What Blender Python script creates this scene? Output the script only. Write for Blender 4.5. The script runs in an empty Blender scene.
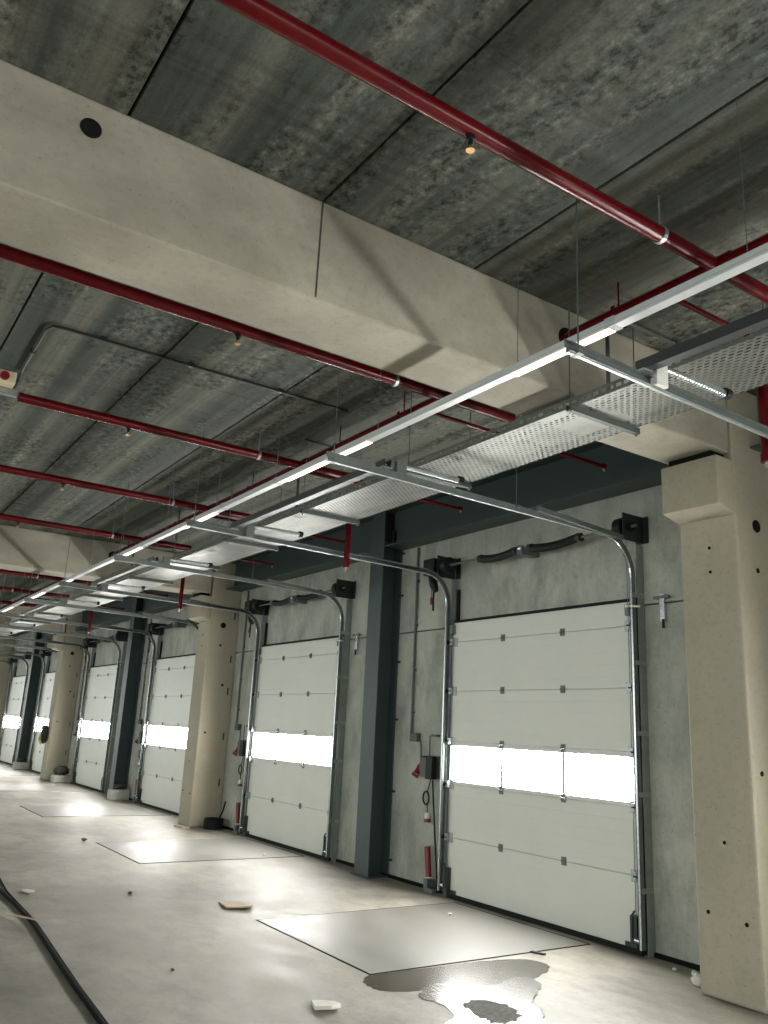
import bpy, bmesh, math, random
from mathutils import Vector, Matrix
random.seed(7)
SC = bpy.context.scene
COL = SC.collection
PI = math.pi

# ------------------------------------------------------------------ materials
def nmat(name):
    m = bpy.data.materials.new(name); m.use_nodes = True
    nt = m.node_tree; nt.nodes.clear()
    out = nt.nodes.new('ShaderNodeOutputMaterial'); b = nt.nodes.new('ShaderNodeBsdfPrincipled')
    nt.links.new(b.outputs[0], out.inputs[0])
    return m, nt, b, out
def N(nt, t, **kw):
    n = nt.nodes.new(t)
    for k, v in kw.items():
        if hasattr(n, k): setattr(n, k, v)
        else: n.inputs[k].default_value = v
    return n
def L(nt, a, b): nt.links.new(a, b)
def pos(nt, scale=(1, 1, 1)):
    g = N(nt, 'ShaderNodeNewGeometry'); m = N(nt, 'ShaderNodeMapping'); m.inputs['Scale'].default_value = scale
    L(nt, g.outputs['Position'], m.inputs['Vector']); return m.outputs[0]
def noise(nt, vec, scale, detail=6, rough=.6):
    n = N(nt, 'ShaderNodeTexNoise'); n.inputs['Scale'].default_value = scale
    n.inputs['Detail'].default_value = detail; n.inputs['Roughness'].default_value = rough
    L(nt, vec, n.inputs['Vector']); return n.outputs['Fac']
def ramp(nt, fac, stops):
    r = N(nt, 'ShaderNodeValToRGB'); e = r.color_ramp.elements
    while len(e) < len(stops): e.new(.5)
    for el, (p, c) in zip(e, stops):
        el.position = p; el.color = (*c, 1) if len(c) == 3 else c
    L(nt, fac, r.inputs[0]); return r.outputs['Color']
def mix(nt, a, b, fac, mode='MIX'):
    n = N(nt, 'ShaderNodeMix'); n.data_type = 'RGBA'; n.blend_type = mode
    for s, v in ((n.inputs[6], a), (n.inputs[7], b), (n.inputs[0], fac)):
        if isinstance(v, bpy.types.NodeSocket): L(nt, v, s)
        elif isinstance(v, (int, float)): s.default_value = v
        else: s.default_value = (*v, 1)
    return n.outputs[2]
def bump(nt, b, h, strength, dist=.01):
    n = N(nt, 'ShaderNodeBump'); n.inputs['Strength'].default_value = strength; n.inputs['Distance'].default_value = dist
    L(nt, h, n.inputs['Height']); L(nt, n.outputs[0], b.inputs['Normal'])
def plain(name, c, rough=.5, metal=0, spec=.5, var=.12, scale=9):
    m, nt, b, o = nmat(name)
    f = noise(nt, pos(nt), scale, 5)
    lo = tuple(x * (1 - var) for x in c); hi = tuple(min(1, x * (1 + var)) for x in c)
    L(nt, ramp(nt, f, [(.3, lo), (.7, hi)]), b.inputs['Base Color'])
    b.inputs['Roughness'].default_value = rough; b.inputs['Metallic'].default_value = metal
    b.inputs['Specular IOR Level'].default_value = spec
    return m
def grey(v): return (v, v, v)
def concrete(name, dark, light, stain, streak=(1.2, 1.2, .35), rough=.75, pits=.5):
    m, nt, b, o = nmat(name)
    big = noise(nt, pos(nt), .8, 5); st = noise(nt, pos(nt, streak), 2.2, 7, .65); fine = noise(nt, pos(nt), 28, 4, .7)
    c = ramp(nt, big, [(.32, dark), (.68, light)])
    s = ramp(nt, st, [(.42, (0, 0, 0)), (.72, (1, 1, 1))])
    c = mix(nt, c, stain, s)
    c = mix(nt, c, ramp(nt, fine, [(.25, grey(.72)), (.5, grey(1)), (.8, grey(1.0))]), pits, 'MULTIPLY')
    sp = noise(nt, pos(nt), 55, 2, .5)
    c = mix(nt, c, ramp(nt, sp, [(.27, grey(.45)), (.33, grey(1))]), .6, 'MULTIPLY')
    L(nt, c, b.inputs['Base Color']); b.inputs['Roughness'].default_value = rough
    b.inputs['Specular IOR Level'].default_value = .3
    bump(nt, b, fine, .15, .004)
    return m
M = {}
M['col'] = concrete('tan_concrete', (.34, .308, .225), (.44, .402, .308), (.36, .335, .265))
M['beam'] = concrete('beam_concrete', (.30, .282, .222), (.445, .418, .340), (.235, .215, .17), (.5, .45, .7))
M['wall'] = concrete('panel_concrete', (.35, .362, .315), (.50, .505, .44), (.24, .255, .215), (1.5, 1, .75))
def ceiling_mat():
    m, nt, b, o = nmat('hollow_core_slab')
    st = noise(nt, pos(nt, (.05, 3.4, 1)), 1.3, 4, .55); st2 = noise(nt, pos(nt, (.16, 9, 1)), 1.5, 6, .65)
    c = ramp(nt, st, [(.34, (.060, .071, .061)), (.46, (.086, .095, .079)), (.56, (.122, .125, .103)), (.68, (.16, .158, .128))])
    c = mix(nt, c, ramp(nt, st2, [(.32, grey(.68)), (.52, grey(1)), (.68, grey(1.22))]), .8, 'MULTIPLY')
    cl = noise(nt, pos(nt, (.55, 2.6, 1)), 1.7, 5, .6); p = noise(nt, pos(nt, (.8, 1, 1)), 21, 4, .65)
    k = ramp(nt, cl, [(.42, grey(.1)), (.58, grey(1))])
    c = mix(nt, c, ramp(nt, p, [(.38, grey(.35)), (.47, grey(.9)), (.56, grey(1.05)), (.66, grey(1.75))]), k, 'MULTIPLY')
    cr = noise(nt, pos(nt, (5.5, .22, 1)), 1.0, 2, .4)
    c = mix(nt, c, ramp(nt, cr, [(.60, grey(1)), (.64, grey(.62)), (.68, grey(1))]), .55, 'MULTIPLY')
    f = noise(nt, pos(nt), 70, 3, .6)
    c = mix(nt, c, ramp(nt, f, [(.3, grey(.75)), (.5, grey(1)), (.72, grey(1.25))]), .6, 'MULTIPLY')
    L(nt, c, b.inputs['Base Color']); b.inputs['Roughness'].default_value = .85
    b.inputs['Specular IOR Level'].default_value = .2
    bump(nt, b, p, .3, .006)
    return m
M['ceil'] = ceiling_mat()
def floor_mat():
    m, nt, b, o = nmat('power_floated_concrete')
    big = noise(nt, pos(nt, (.7, 1, 1)), .7, 6, .6); med = noise(nt, pos(nt, (.8, 1.3, 1)), 2.6, 8, .65); fine = noise(nt, pos(nt), 24, 5, .7)
    c = ramp(nt, big, [(.33, (.195, .184, .148)), (.5, (.29, .275, .226)), (.66, (.37, .352, .295))])
    c = mix(nt, c, ramp(nt, med, [(.3, grey(.52)), (.5, grey(.97)), (.7, grey(1.25))]), .95, 'MULTIPLY')
    c = mix(nt, c, ramp(nt, fine, [(.28, grey(.62)), (.46, grey(1)), (.62, grey(1)), (.75, grey(1.15))]), .8, 'MULTIPLY')
    L(nt, c, b.inputs['Base Color'])
    L(nt, ramp(nt, med, [(.3, grey(.46)), (.7, grey(.68))]), b.inputs['Roughness'])
    b.inputs['Specular IOR Level'].default_value = .4
    bump(nt, b, med, .10, .01)
    return m
M['floor'] = floor_mat()
M['door'] = plain('cream_door_panel', (.66, .67, .60), .38, 0, .4, .03, 2)
M['frame'] = plain('white_window_frame', (.68, .69, .65), .4, 0, .4, .03)
M['galv'] = plain('galvanised_steel', (.36, .39, .38), .38, .75, .5, .2, 30)
M['galv_dark'] = plain('dull_galvanised_steel', (.135, .155, .147), .5, .3, .5, .18, 14)
M['angle'] = plain('weathered_galvanised_angle', (.25, .275, .265), .5, .25, .5, .12, 14)
M['bright'] = plain('bright_zinc', (.62, .65, .67), .25, .9, .5, .1, 20)
M['steel'] = plain('teal_grey_paint', (.038, .060, .059), .45, .0, .5, .08, 4)
M['red'] = plain('red_pipe_paint', (.088, .001, .003), .26, 0, .32, .12, 6)
M['redp'] = plain('red_plastic', (.20, .006, .010), .4, 0, .5, .1, 8)
M['black'] = plain('black_plastic', (.006, .008, .008), .5, 0, .3)
M['rubber'] = plain('black_rubber', (.009, .010, .010), .75, 0, .25)
M['gap'] = plain('dark_joint', (.010, .012, .011), .95, 0, .08)
M['rail'] = plain('white_trunking', (.46, .48, .48), .35, 0, .5, .04, 6)
M['grey'] = plain('grey_plastic', (.36, .38, .38), .5)
M['cond'] = plain('grey_conduit', (.07, .085, .078), .5)
M['white'] = plain('white_plastic', (.72, .71, .66), .45)
M['cream'] = plain('cream_plastic', (.62, .55, .36), .45)
M['brass'] = plain('brass', (.62, .38, .16), .3, .9)
M['card'] = plain('cardboard', (.42, .33, .24), .85)
M['wood'] = plain('raw_timber', (.50, .40, .27), .8)
M['paper'] = plain('dusty_white_scrap', (.70, .69, .63), .8)
M['block'] = plain('pale_block', (.48, .48, .43), .8)
M['dirt'] = plain('dark_rubbish', (.05, .042, .034), .8, var=.4, scale=18)
M['cloth'] = plain('dark_cloth', (.012, .014, .016), .9)
M['hivis'] = plain('yellow_green_cloth', (.50, .52, .14), .8, var=.35, scale=25)
M['rim'] = plain('pale_socket_rim', (.40, .37, .275), .6)
M['strap'] = plain('black_spring_paint', (.028, .034, .034), .42, .3)
def emit(name, c, s):
    m, nt, b, o = nmat(name)
    b.inputs['Base Color'].default_value = (*c, 1); b.inputs['Emission Color'].default_value = (*c, 1); b.inputs['Emission Strength'].default_value = s
    b.inputs['Roughness'].default_value = .3
    return m
PANE, LAMP = 68.0, .72
M['pane'] = emit('daylit_glazing', (1, .985, .95), PANE)
M['lamp'] = emit('lamp_diffuser', (1, .90, .78), LAMP)
def plate_mat():
    m, nt, b, o = nmat('tread_plate')
    t = noise(nt, pos(nt, (.6, 1.5, 1)), 2.5, 8, .7)
    L(nt, ramp(nt, t, [(.3, (.15, .145, .128)), (.6, (.20, .195, .172)), (.8, (.25, .24, .21))]), b.inputs['Base Color'])
    b.inputs['Specular IOR Level'].default_value = .45
    L(nt, ramp(nt, t, [(.3, grey(.38)), (.7, grey(.56))]), b.inputs['Roughness'])
    w = N(nt, 'ShaderNodeTexVoronoi'); w.inputs['Scale'].default_value = 32; L(nt, pos(nt, (1, 1, 1)), w.inputs['Vector'])
    bump(nt, b, w.outputs['Distance'], .12, .003)
    return m
M['plate'] = plate_mat()
def water_mat():
    m, nt, b, o = nmat('standing_water')
    b.inputs['Base Color'].default_value = (.10, .095, .08, 1); b.inputs['Roughness'].default_value = .23
    b.inputs['Specular IOR Level'].default_value = .9; b.inputs['IOR'].default_value = 1.6
    t = noise(nt, pos(nt, (1, 1, 1)), 7, 3, .5); bump(nt, b, t, .10, .02)
    return m
M['water'] = water_mat()
M['patch'] = plain('rough_wet_concrete', (.075, .072, .06), .8, 0, .2, .45, 30)
M['damp'] = plain('damp_concrete', (.085, .078, .057), .24, 0, .5, .3, 7)
def tray_mat():
    m, nt, b, o = nmat('perforated_galvanised_sheet')
    # rows of short slots, real holes in the sheet
    v = pos(nt)
    sep = N(nt, 'ShaderNodeSeparateXYZ'); L(nt, v, sep.inputs[0])
    def mth(op, a, bb=None, cc=None):
        n = N(nt, 'ShaderNodeMath'); n.operation = op
        for i, q in enumerate((a, bb, cc)):
            if q is None: continue
            if isinstance(q, bpy.types.NodeSocket): L(nt, q, n.inputs[i])
            else: n.inputs[i].default_value = q
        return n.outputs[0]
    row = mth('FLOOR', mth('DIVIDE', sep.outputs['Y'], .030))
    sh = mth('MULTIPLY', mth('MODULO', mth('ABSOLUTE', row), 2.0), .5)
    fx = mth('FRACT', mth('ADD', mth('DIVIDE', sep.outputs['X'], .050), sh))
    fy = mth('FRACT', mth('DIVIDE', sep.outputs['Y'], .030))
    hole = mth('MULTIPLY', mth('LESS_THAN', mth('ABSOLUTE', mth('SUBTRACT', fx, .5)), .33), mth('LESS_THAN', mth('ABSOLUTE', mth('SUBTRACT', fy, .5)), .25))
    bl = noise(nt, pos(nt, (.8, 1.5, 1)), 3.0, 6, .7)
    L(nt, ramp(nt, bl, [(.3, (.17, .19, .175)), (.7, (.33, .33, .30))]), b.inputs['Base Color'])
    b.inputs['Metallic'].default_value = .55; b.inputs['Roughness'].default_value = .36
    tr = N(nt, 'ShaderNodeBsdfTransparent'); mx = N(nt, 'ShaderNodeMixShader')
    L(nt, hole, mx.inputs[0]); L(nt, b.outputs[0], mx.inputs[1]); L(nt, tr.outputs[0], mx.inputs[2]); L(nt, mx.outputs[0], o.inputs[0])
    return m
M['tray'] = tray_mat()

# ------------------------------------------------------------------ mesh helpers
class MB:
    def __init__(s): s.bm = bmesh.new()
    def box(s, x0, x1, y0, y1, z0, z1, rot=None, about=None):
        vs = [s.bm.verts.new((x, y, z)) for x in (x0, x1) for y in (y0, y1) for z in (z0, z1)]
        for f in ((0, 1, 3, 2), (4, 6, 7, 5), (0, 4, 5, 1), (2, 3, 7, 6), (0, 2, 6, 4), (1, 5, 7, 3)):
            s.bm.faces.new([vs[i] for i in f])
        if rot is not None:
            c = Vector(about or ((x0 + x1) / 2, (y0 + y1) / 2, (z0 + z1) / 2))
            for v in vs: v.co = rot @ (v.co - c) + c
        return s
    def ring(s, c, n1, n2, r, k):
        return [s.bm.verts.new(c + (n1 * math.cos(2 * PI * i / k) + n2 * math.sin(2 * PI * i / k)) * r) for i in range(k)]
    def tube(s, pts, r, k=10, caps=True):
        pts = [Vector(p) for p in pts]; rs = r if isinstance(r, (list, tuple)) else [r] * len(pts)
        rings = []; n1 = None
        for i, p in enumerate(pts):
            t = (pts[min(i + 1, len(pts) - 1)] - pts[max(i - 1, 0)]).normalized()
            if n1 is None:
                a = Vector((0, 0, 1)) if abs(t.z) < .9 else Vector((1, 0, 0)); n1 = t.cross(a).normalized()
            else: n1 = (n1 - t * n1.dot(t)).normalized()
            rings.append(s.ring(p, n1, t.cross(n1), rs[i], k))
        for a, b in zip(rings, rings[1:]):
            for i in range(k): s.bm.faces.new((a[i], a[(i + 1) % k], b[(i + 1) % k], b[i]))
        if caps: s.bm.faces.new(rings[0][::-1]); s.bm.faces.new(rings[-1])
        return s
    def sweep(s, path, prof, up=(1, 0, 0)):
        """closed profile (u along `up`, v along the in-plane normal) swept along a planar path"""
        path = [Vector(p) for p in path]; up = Vector(up); rings = []
        for i, p in enumerate(path):
            t = (path[min(i + 1, len(path) - 1)] - path[max(i - 1, 0)]).normalized(); n = t.cross(up).normalized()
            rings.append([s.bm.verts.new(p + up * u + n * v) for u, v in prof])
        k = len(prof)
        for a, b in zip(rings, rings[1:]):
            for i in range(k): s.bm.faces.new((a[i], a[(i + 1) % k], b[(i + 1) % k], b[i]))
        s.bm.faces.new(rings[0][::-1]); s.bm.faces.new(rings[-1]); return s
    def prism(s, poly, axis, a, b):
        """polygon in the two other axes, extruded along axis from a to b"""
        def P(u, v, w): return {'x': (w, u, v), 'y': (u, w, v), 'z': (u, v, w)}[axis]
        A = [s.bm.verts.new(P(u, v, a)) for u, v in poly]; B = [s.bm.verts.new(P(u, v, b)) for u, v in poly]; k = len(poly)
        for i in range(k): s.bm.faces.new((A[i], A[(i + 1) % k], B[(i + 1) % k], B[i]))
        s.bm.faces.new(A[::-1]); s.bm.faces.new(B); return s
    def blob(s, c, r, seed=0, jag=.25, sub=2):
        rnd = random.Random(seed)
        g = bmesh.ops.create_icosphere(s.bm, subdivisions=sub, radius=1)
        for v in g['verts']:
            k = 1 + jag * (rnd.random() - .5) * 2
            v.co = Vector((c[0] + v.co.x * r[0] * k, c[1] + v.co.y * r[1] * k, c[2] + v.co.z * r[2] * k))
        return s
    def build(s, name, m, parent=None, loc=None, bevel=0, smooth=False):
        bmesh.ops.recalc_face_normals(s.bm, faces=s.bm.faces)
        if loc is not None:
            for v in s.bm.verts: v.co -= Vector(loc)
        me = bpy.data.meshes.new(name); s.bm.to_mesh(me); s.bm.free()
        if smooth:
            me.polygons.foreach_set('use_smooth', [True] * len(me.polygons))
            me.set_sharp_from_angle(angle=.7)
        me.materials.append(M[m]); o = bpy.data.objects.new(name, me); COL.objects.link(o)
        if loc is not None and not parent: o.location = loc
        if parent: o.parent = parent
        if bevel:
            bv = o.modifiers.new('edge', 'BEVEL'); bv.width = bevel; bv.segments = 2; bv.limit_method = 'ANGLE'
        return o
def tag(o, label, cat, group=None, kind=None):
    o['label'] = label; o['category'] = cat
    if group: o['group'] = group
    if kind: o['kind'] = kind
    return o
def thing(name, label, cat, group=None, kind=None, loc=(0, 0, 0)):
    o = bpy.data.objects.new(name, None); COL.objects.link(o); o.location = loc; o.empty_display_size = .1
    return tag(o, label, cat, group, kind)
def copy_tree(o, parent=None):
    c = o.copy(); COL.objects.link(c)
    if parent: c.parent = parent
    for ch in list(o.children): copy_tree(ch, c)
    return c
def place(o, dx, label=None, group=None, first=False):
    c = o if first else copy_tree(o)
    c.location = Vector(o.location) + Vector((dx, 0, 0))
    if label: c['label'] = label
    if group: c['group'] = group
    return c
ORD = ['first', 'second', 'third', 'fourth', 'fifth', 'sixth', 'seventh', 'eighth']
OFF = [0, -5.0, -10.02, -15.09, -20.13, -25.2]      # the row of dock doors in view
OFF_NEAR = [5.0, 10.0]                               # the row goes on past the camera
W, ZT = 2.55, 2.89                                   # door leaf
CEIL = 4.46
X0, X1, Y0 = -36.0, 18.0, -16.0
COLX = [3.66 + 10.0, 3.66, -6.43, -16.62, -26.6]    # concrete columns
STX = [8.65, -1.36, -11.36, -21.4, -31.5]            # steel columns

# ------------------------------------------------------------------ shell
fl = MB().box(X0, X1, Y0, .45, -.3, 0).build('floor', 'floor'); tag(fl, 'pale power-floated concrete warehouse floor, dusty and stained', 'floor', kind='structure')
c = MB()
ys = [.45, -.87, -1.95, -3.035, -4.12, -5.205, -6.29, -7.38, -8.46, -9.55, -10.63, -11.72, -12.8, -13.9, -15.0, Y0]
for a, b in zip(ys, ys[1:]):
    g = .006; ch = .010; hi, lo = a - g, b + g            # a slab with chamfered lower edges
    c.prism([(lo, CEIL + ch), (lo + ch * .5, CEIL), (hi - ch * .5, CEIL), (hi, CEIL + ch), (hi, CEIL + .25), (lo, CEIL + .25)], 'x', X0, X1)
c.box(X0, X1, Y0, .45, CEIL + .05, CEIL + .24)
tag(c.build('ceiling', 'ceil'), 'dark streaky hollow-core concrete slabs forming the warehouse ceiling', 'ceiling', kind='structure')
offs = sorted(OFF + OFF_NEAR)
w = MB(); zj = 2.872; wy0, wy1 = .10, .30
edges = [X0]
for o in offs: edges += [o + .06, o + W - .06]
edges.append(X1)
for i in range(0, len(edges), 2): w.box(edges[i], edges[i + 1], wy0, wy1, 0, zj - .006)
for a, b in zip([X0] + [x for x in sorted(STX + COLX) if X0 < x < X1], [x for x in sorted(STX + COLX) if X0 < x < X1] + [X1]):
    w.box(a + .006, b - .006, wy0, wy1, zj + .006, CEIL)
w.box(X0, X1, .2, .29, zj - .1, zj + .1)
tag(w.build('wall_back', 'wall', bevel=.006), 'grey concrete panel wall holding the row of dock doors', 'wall', kind='structure')
# dark strip painting the gap and its shadow along the foot of the wall
b = MB()
for i in range(0, len(edges), 2): b.box(edges[i], edges[i + 1], .075, .10, 0, .035)
tag(b.build('baseboard_gap_shade', 'gap'), 'black strip for the gap and painted shadow along the foot of the concrete wall', 'gap and shadow strip', kind='structure')

# ------------------------------------------------------------------ concrete columns and beams
def disc(mb, axis, u, v, w, r, d):
    if axis == 'y': mb.tube([(u, w, v), (u, w - d, v)], r, 18)
    else: mb.tube([(w, u, v), (w + d, u, v)], r, 18)
where_col = ['concrete column beyond the picture frame', 'large tan concrete column with corbel beside the first dock door', 'tan concrete column between the second and third dock doors',
             'concrete column between the fourth and fifth dock doors, dark jacket on it', 'concrete column beyond the sixth dock door']
where_beam = ['deep pale concrete beam beyond the camera', 'deep pale concrete beam crossing overhead onto the large corbelled column',
              'second pale concrete beam, resting on the column between second and third doors', 'third concrete beam, on the column between fourth and fifth doors', 'concrete beam on the column past the sixth door']
for i, x in enumerate(COLX):
    if i == 0: continue
    a, bb = x - .25, x + .25
    t = thing('concrete_column', where_col[i], 'column', 'row of concrete columns', 'structure', (x, -.2, 0))
    T = t.location
    MB().box(a, bb, -.45, .10, 0, CEIL).build('shaft', 'col', t, T, bevel=.02)
    MB().prism([(-.45, 3.37), (-.655, 3.42), (-.655, 3.80), (-.45, 3.80)], 'x', a, bb).build('corbel', 'col', t, T, bevel=.008)
    MB().box(a + .06, bb - .06, -.63, -.47, 3.80, 3.85).build('bearing_pad', 'gap', t, T)
    if i < 4:
        for u, v in ((x + .005, 3.144), (x, 1.022)):
            m = MB(); disc(m, 'y', u, v, -.45, .038, .006); o = m.build('lifting_socket', 'rim', t, T)
            m = MB(); disc(m, 'y', u + .012, v - .002, -.4555, .013, .004); m.build('socket_hole', 'gap', o, T)
        for u, v, r in ((x - .15, .543, .014), (x + .145, .516, .014), (x + .01, 2.956, .012)):
            m = MB(); disc(m, 'y', u, v, -.45, r, .004); m.build('bolt_hole', 'gap', t, T)
        for u, v, r in ((-.19, 3.32, .05), (-.21, 2.97, .02), (-.10, 2.3, .022), (-.33, 1.5, .018)):
            m = MB(); disc(m, 'x', u, v, bb, r, .004); m.build('bolt_hole', 'gap', t, T)
        for z in (3.5, 2.75, 2.2, 1.45, .7):
            MB().box(bb, bb + .012, -.0, .02, z - .06, z + .06).build('anchor_plate', 'strap', t, T)
    tb = thing('concrete_beam', where_beam[i], 'beam', 'row of concrete ceiling beams', 'structure', (x, -8, 3.85))
    MB().box(a, bb, Y0, -.475, 3.85, CEIL).build('beam_body', 'beam', tb, tb.location, bevel=.018)
    if i == 1:
        m = MB(); disc(m, 'x', -5.366, 4.30, bb, .05, .004); m.build('duct_hole', 'gap', tb, tb.location)
        MB().box(bb, bb + .002, -4.135, -4.125, 3.87, CEIL).build('seam', 'dirt', tb, tb.location)
    m = MB(); disc(m, 'x', -2.24, 4.24, bb, .075, .006); m.build('pipe_sleeve', 'gap', tb, tb.location)

# ------------------------------------------------------------------ steel columns, edge beam
for i, x in enumerate(STX):
    if x > 5 or x < -30: continue
    t = thing('steel_column', ['', 'teal-grey steel column between the first and second dock doors', 'teal-grey steel column between the third and fourth dock doors', 'teal-grey steel column between the fifth and sixth dock doors'][i], 'column', 'row of steel columns', 'structure', (x, -.05, 0))
    T = t.location; hw = .15
    MB().box(x - hw, x + hw, -.205, -.187, 0, CEIL).build('front_flange', 'steel', t, T, bevel=.003)
    MB().box(x - hw, x + hw, .078, .096, 0, CEIL).build('rear_flange', 'steel', t, T, bevel=.003)
    MB().box(x - .006, x + .006, -.187, .078, 0, CEIL).build('web', 'steel', t, T)
    MB().box(x - .17, x + .17, -.235, .096, 0, .02).build('base_plate', 'steel', t, T)
    MB().box(x - hw - .02, x + hw + .02, -.22, .096, CEIL - .02, CEIL).build('cap_plate', 'steel', t, T)
    MB().box(x + .006, x + .13, -.187, .078, 4.03, 4.05).box(x + .10, x + .22, -.06, .02, 3.98, 4.20).build('beam_bracket', 'steel', t, T)
    for z in (3.9, 3.35, 2.51, 1.81, .97, .2):
        MB().box(x + hw, x + hw + .075, .055, .08, z - .012, z + .012).build('wall_anchor', 'strap', t, T)
spans = []
stops = sorted(COLX[1:] + STX)
for a, b_ in zip(stops, stops[1:]):
    ca, cb = a in COLX, b_ in COLX
    spans.append((a + (.25 if ca else .16), b_ - (.25 if cb else .16)))
names = {0: 'beside the fourth'}
lab = []
for (a, b_) in reversed(spans):
    if a > 4 or b_ < -31: continue
    k = len(lab)
    if k > 5: break
    t = thing('edge_beam', 'teal-grey steel edge beam under the ceiling above the %s dock door' % ORD[k], 'steel beam', 'steel edge beams along the dock wall', 'structure', ((a + b_) / 2, -.05, 4.0))
    T = t.location
    MB().box(a, b_, -.20, .09, 3.95, 3.97).build('lower_flange', 'steel', t, T)
    MB().box(a, b_, -.06, -.045, 3.97, 4.43).build('web', 'steel', t, T)
    MB().box(a, b_, -.20, .09, 4.43, 4.45).build('upper_flange', 'steel', t, T)
    lab.append(1)

# ------------------------------------------------------------------ sectional dock door
A_, B_ = .846, 1.70
JO = [.045, .599, 1.142, 1.591, 2.134, 2.679, ZT]
def make_door():
    t = thing('door_1', '', 'dock door', 'row of sectional dock doors', 'structure')
    for k in range(6):
        z0, z1 = JO[k] + .0015, JO[k + 1] - .0015
        if k == 2:
            f = MB().box(0, W, 0, .022, z0, 1.177).box(0, W, .022, .042, z0 + .012, 1.177).box(0, W, 0, .022, 1.548, z1).box(0, W, .022, .042, 1.548, z1 + .014)
            for x in (0, A_ - .019, B_ - .019): f.box(x, x + (.038 if x else .02), 0, .042, 1.177, 1.548)
            f.box(W - .035, W, 0, .042, 1.177, 1.548)
            fr = f.build('glazed_section', 'frame', t)
            for xa, xb in ((.02, A_ - .019), (A_ + .019, B_ - .019), (B_ + .019, W - .035)):
                MB().box(xa, xb, .012, .03, 1.177, 1.548).build('window_pane', 'pane', fr)
            continue
        n = max(1, round((z1 - z0) / .109)); pr = [(.042, z0 + (.012 if k else 0)), (.022, z0 + (.012 if k else 0)), (.022, z0), (.004, z0), (0, z0 + .006)]
        for i in range(1, n):
            z = z0 + (z1 - z0) * i / n; pr += [(0, z - .003), (.0012, z), (0, z + .003)]
        pr += [(0, z1 - .006), (.004, z1), (.024, z1), (.024, z1 + .014), (.042, z1 + .014)]
        MB().prism(pr, 'x', 0, W).build('panel', 'door', t)
    MB().box(0, W, .0, .042, .0, .046).build('bottom_seal', 'rubber', t)
    MB().box(-.02, W + .02, .028, .075, ZT, ZT + .045).build('top_seal', 'rubber', t)
    for z in JO[1:6]:
        for x in (A_, B_):
            MB().box(x - .028, x + .028, -.008, 0, z - .036, z + .036).tube([(x - .024, -.012, z), (x + .024, -.012, z)], .010, 8).build('hinge', 'galv_dark', t)
        for s, x in ((-1, 0), (1, W)):
            e = x - s * .085
            h = MB().box(min(x, e), max(x, e), -.007, 0, z - .05, z + .05).box(min(x, x - s * .03), max(x, x - s * .03), -.045, -.007, z - .03, z + .035)
            h = h.build('roller_hinge', 'galv', t)
            MB().tube([(x - s * .03, -.045, z), (x + s * .045, -.045, z)], .007, 8).tube([(x + s * .026, -.045, z), (x + s * .046, -.045, z)], .022, 14).build('roller', 'black', h)
    for s, x in ((-1, 0), (1, W)):
        q = x - s * .16
        b_ = MB().box(min(x, q), max(x, q), -.012, 0, .05, .085).box(min(x, x - s * .07), max(x, x - s * .07), -.055, 0, .06, .30).build('bottom_bracket', 'strap', t)
        MB().tube([(x - s * .02, -.05, .12), (x + s * .045, -.05, .12)], .02, 12).build('roller', 'bright', b_)
        MB().tube([(x - s * .045, -.06, .10), (x - s * .045, -.06, .30), (x - s * .015, -.06, .34)], .009, 8).build('spring_latch', 'strap', b_)
        MB().box(min(x, x - s * .045), max(x, x - s * .045), -.05, 0, ZT - .12, ZT - .02).build('top_bracket', 'galv_dark', t)
    return t
door_lab = ['cream sectional dock door beside the large corbelled column, three bright window panes',
            'second dock door, just beyond the steel column next to the first door',
            'third dock door, partly behind the second concrete column',
            'fourth dock door, just beyond the second steel column',
            'fifth dock door, mostly hidden by the third concrete column',
            'sixth dock door, last one visible along the row']
D0 = make_door()
DOORS = []
for k, dx in enumerate(OFF):
    d = place(D0, dx, door_lab[k], first=(k == 0)); d.name = 'door_%d' % (k + 1)
for k, dx in enumerate(OFF_NEAR):
    d = place(D0, dx, ['dock door beside the camera beyond the large corbelled column', 'dock door behind the camera'][k]); d.name = 'door_%d' % (k + 7)

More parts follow.
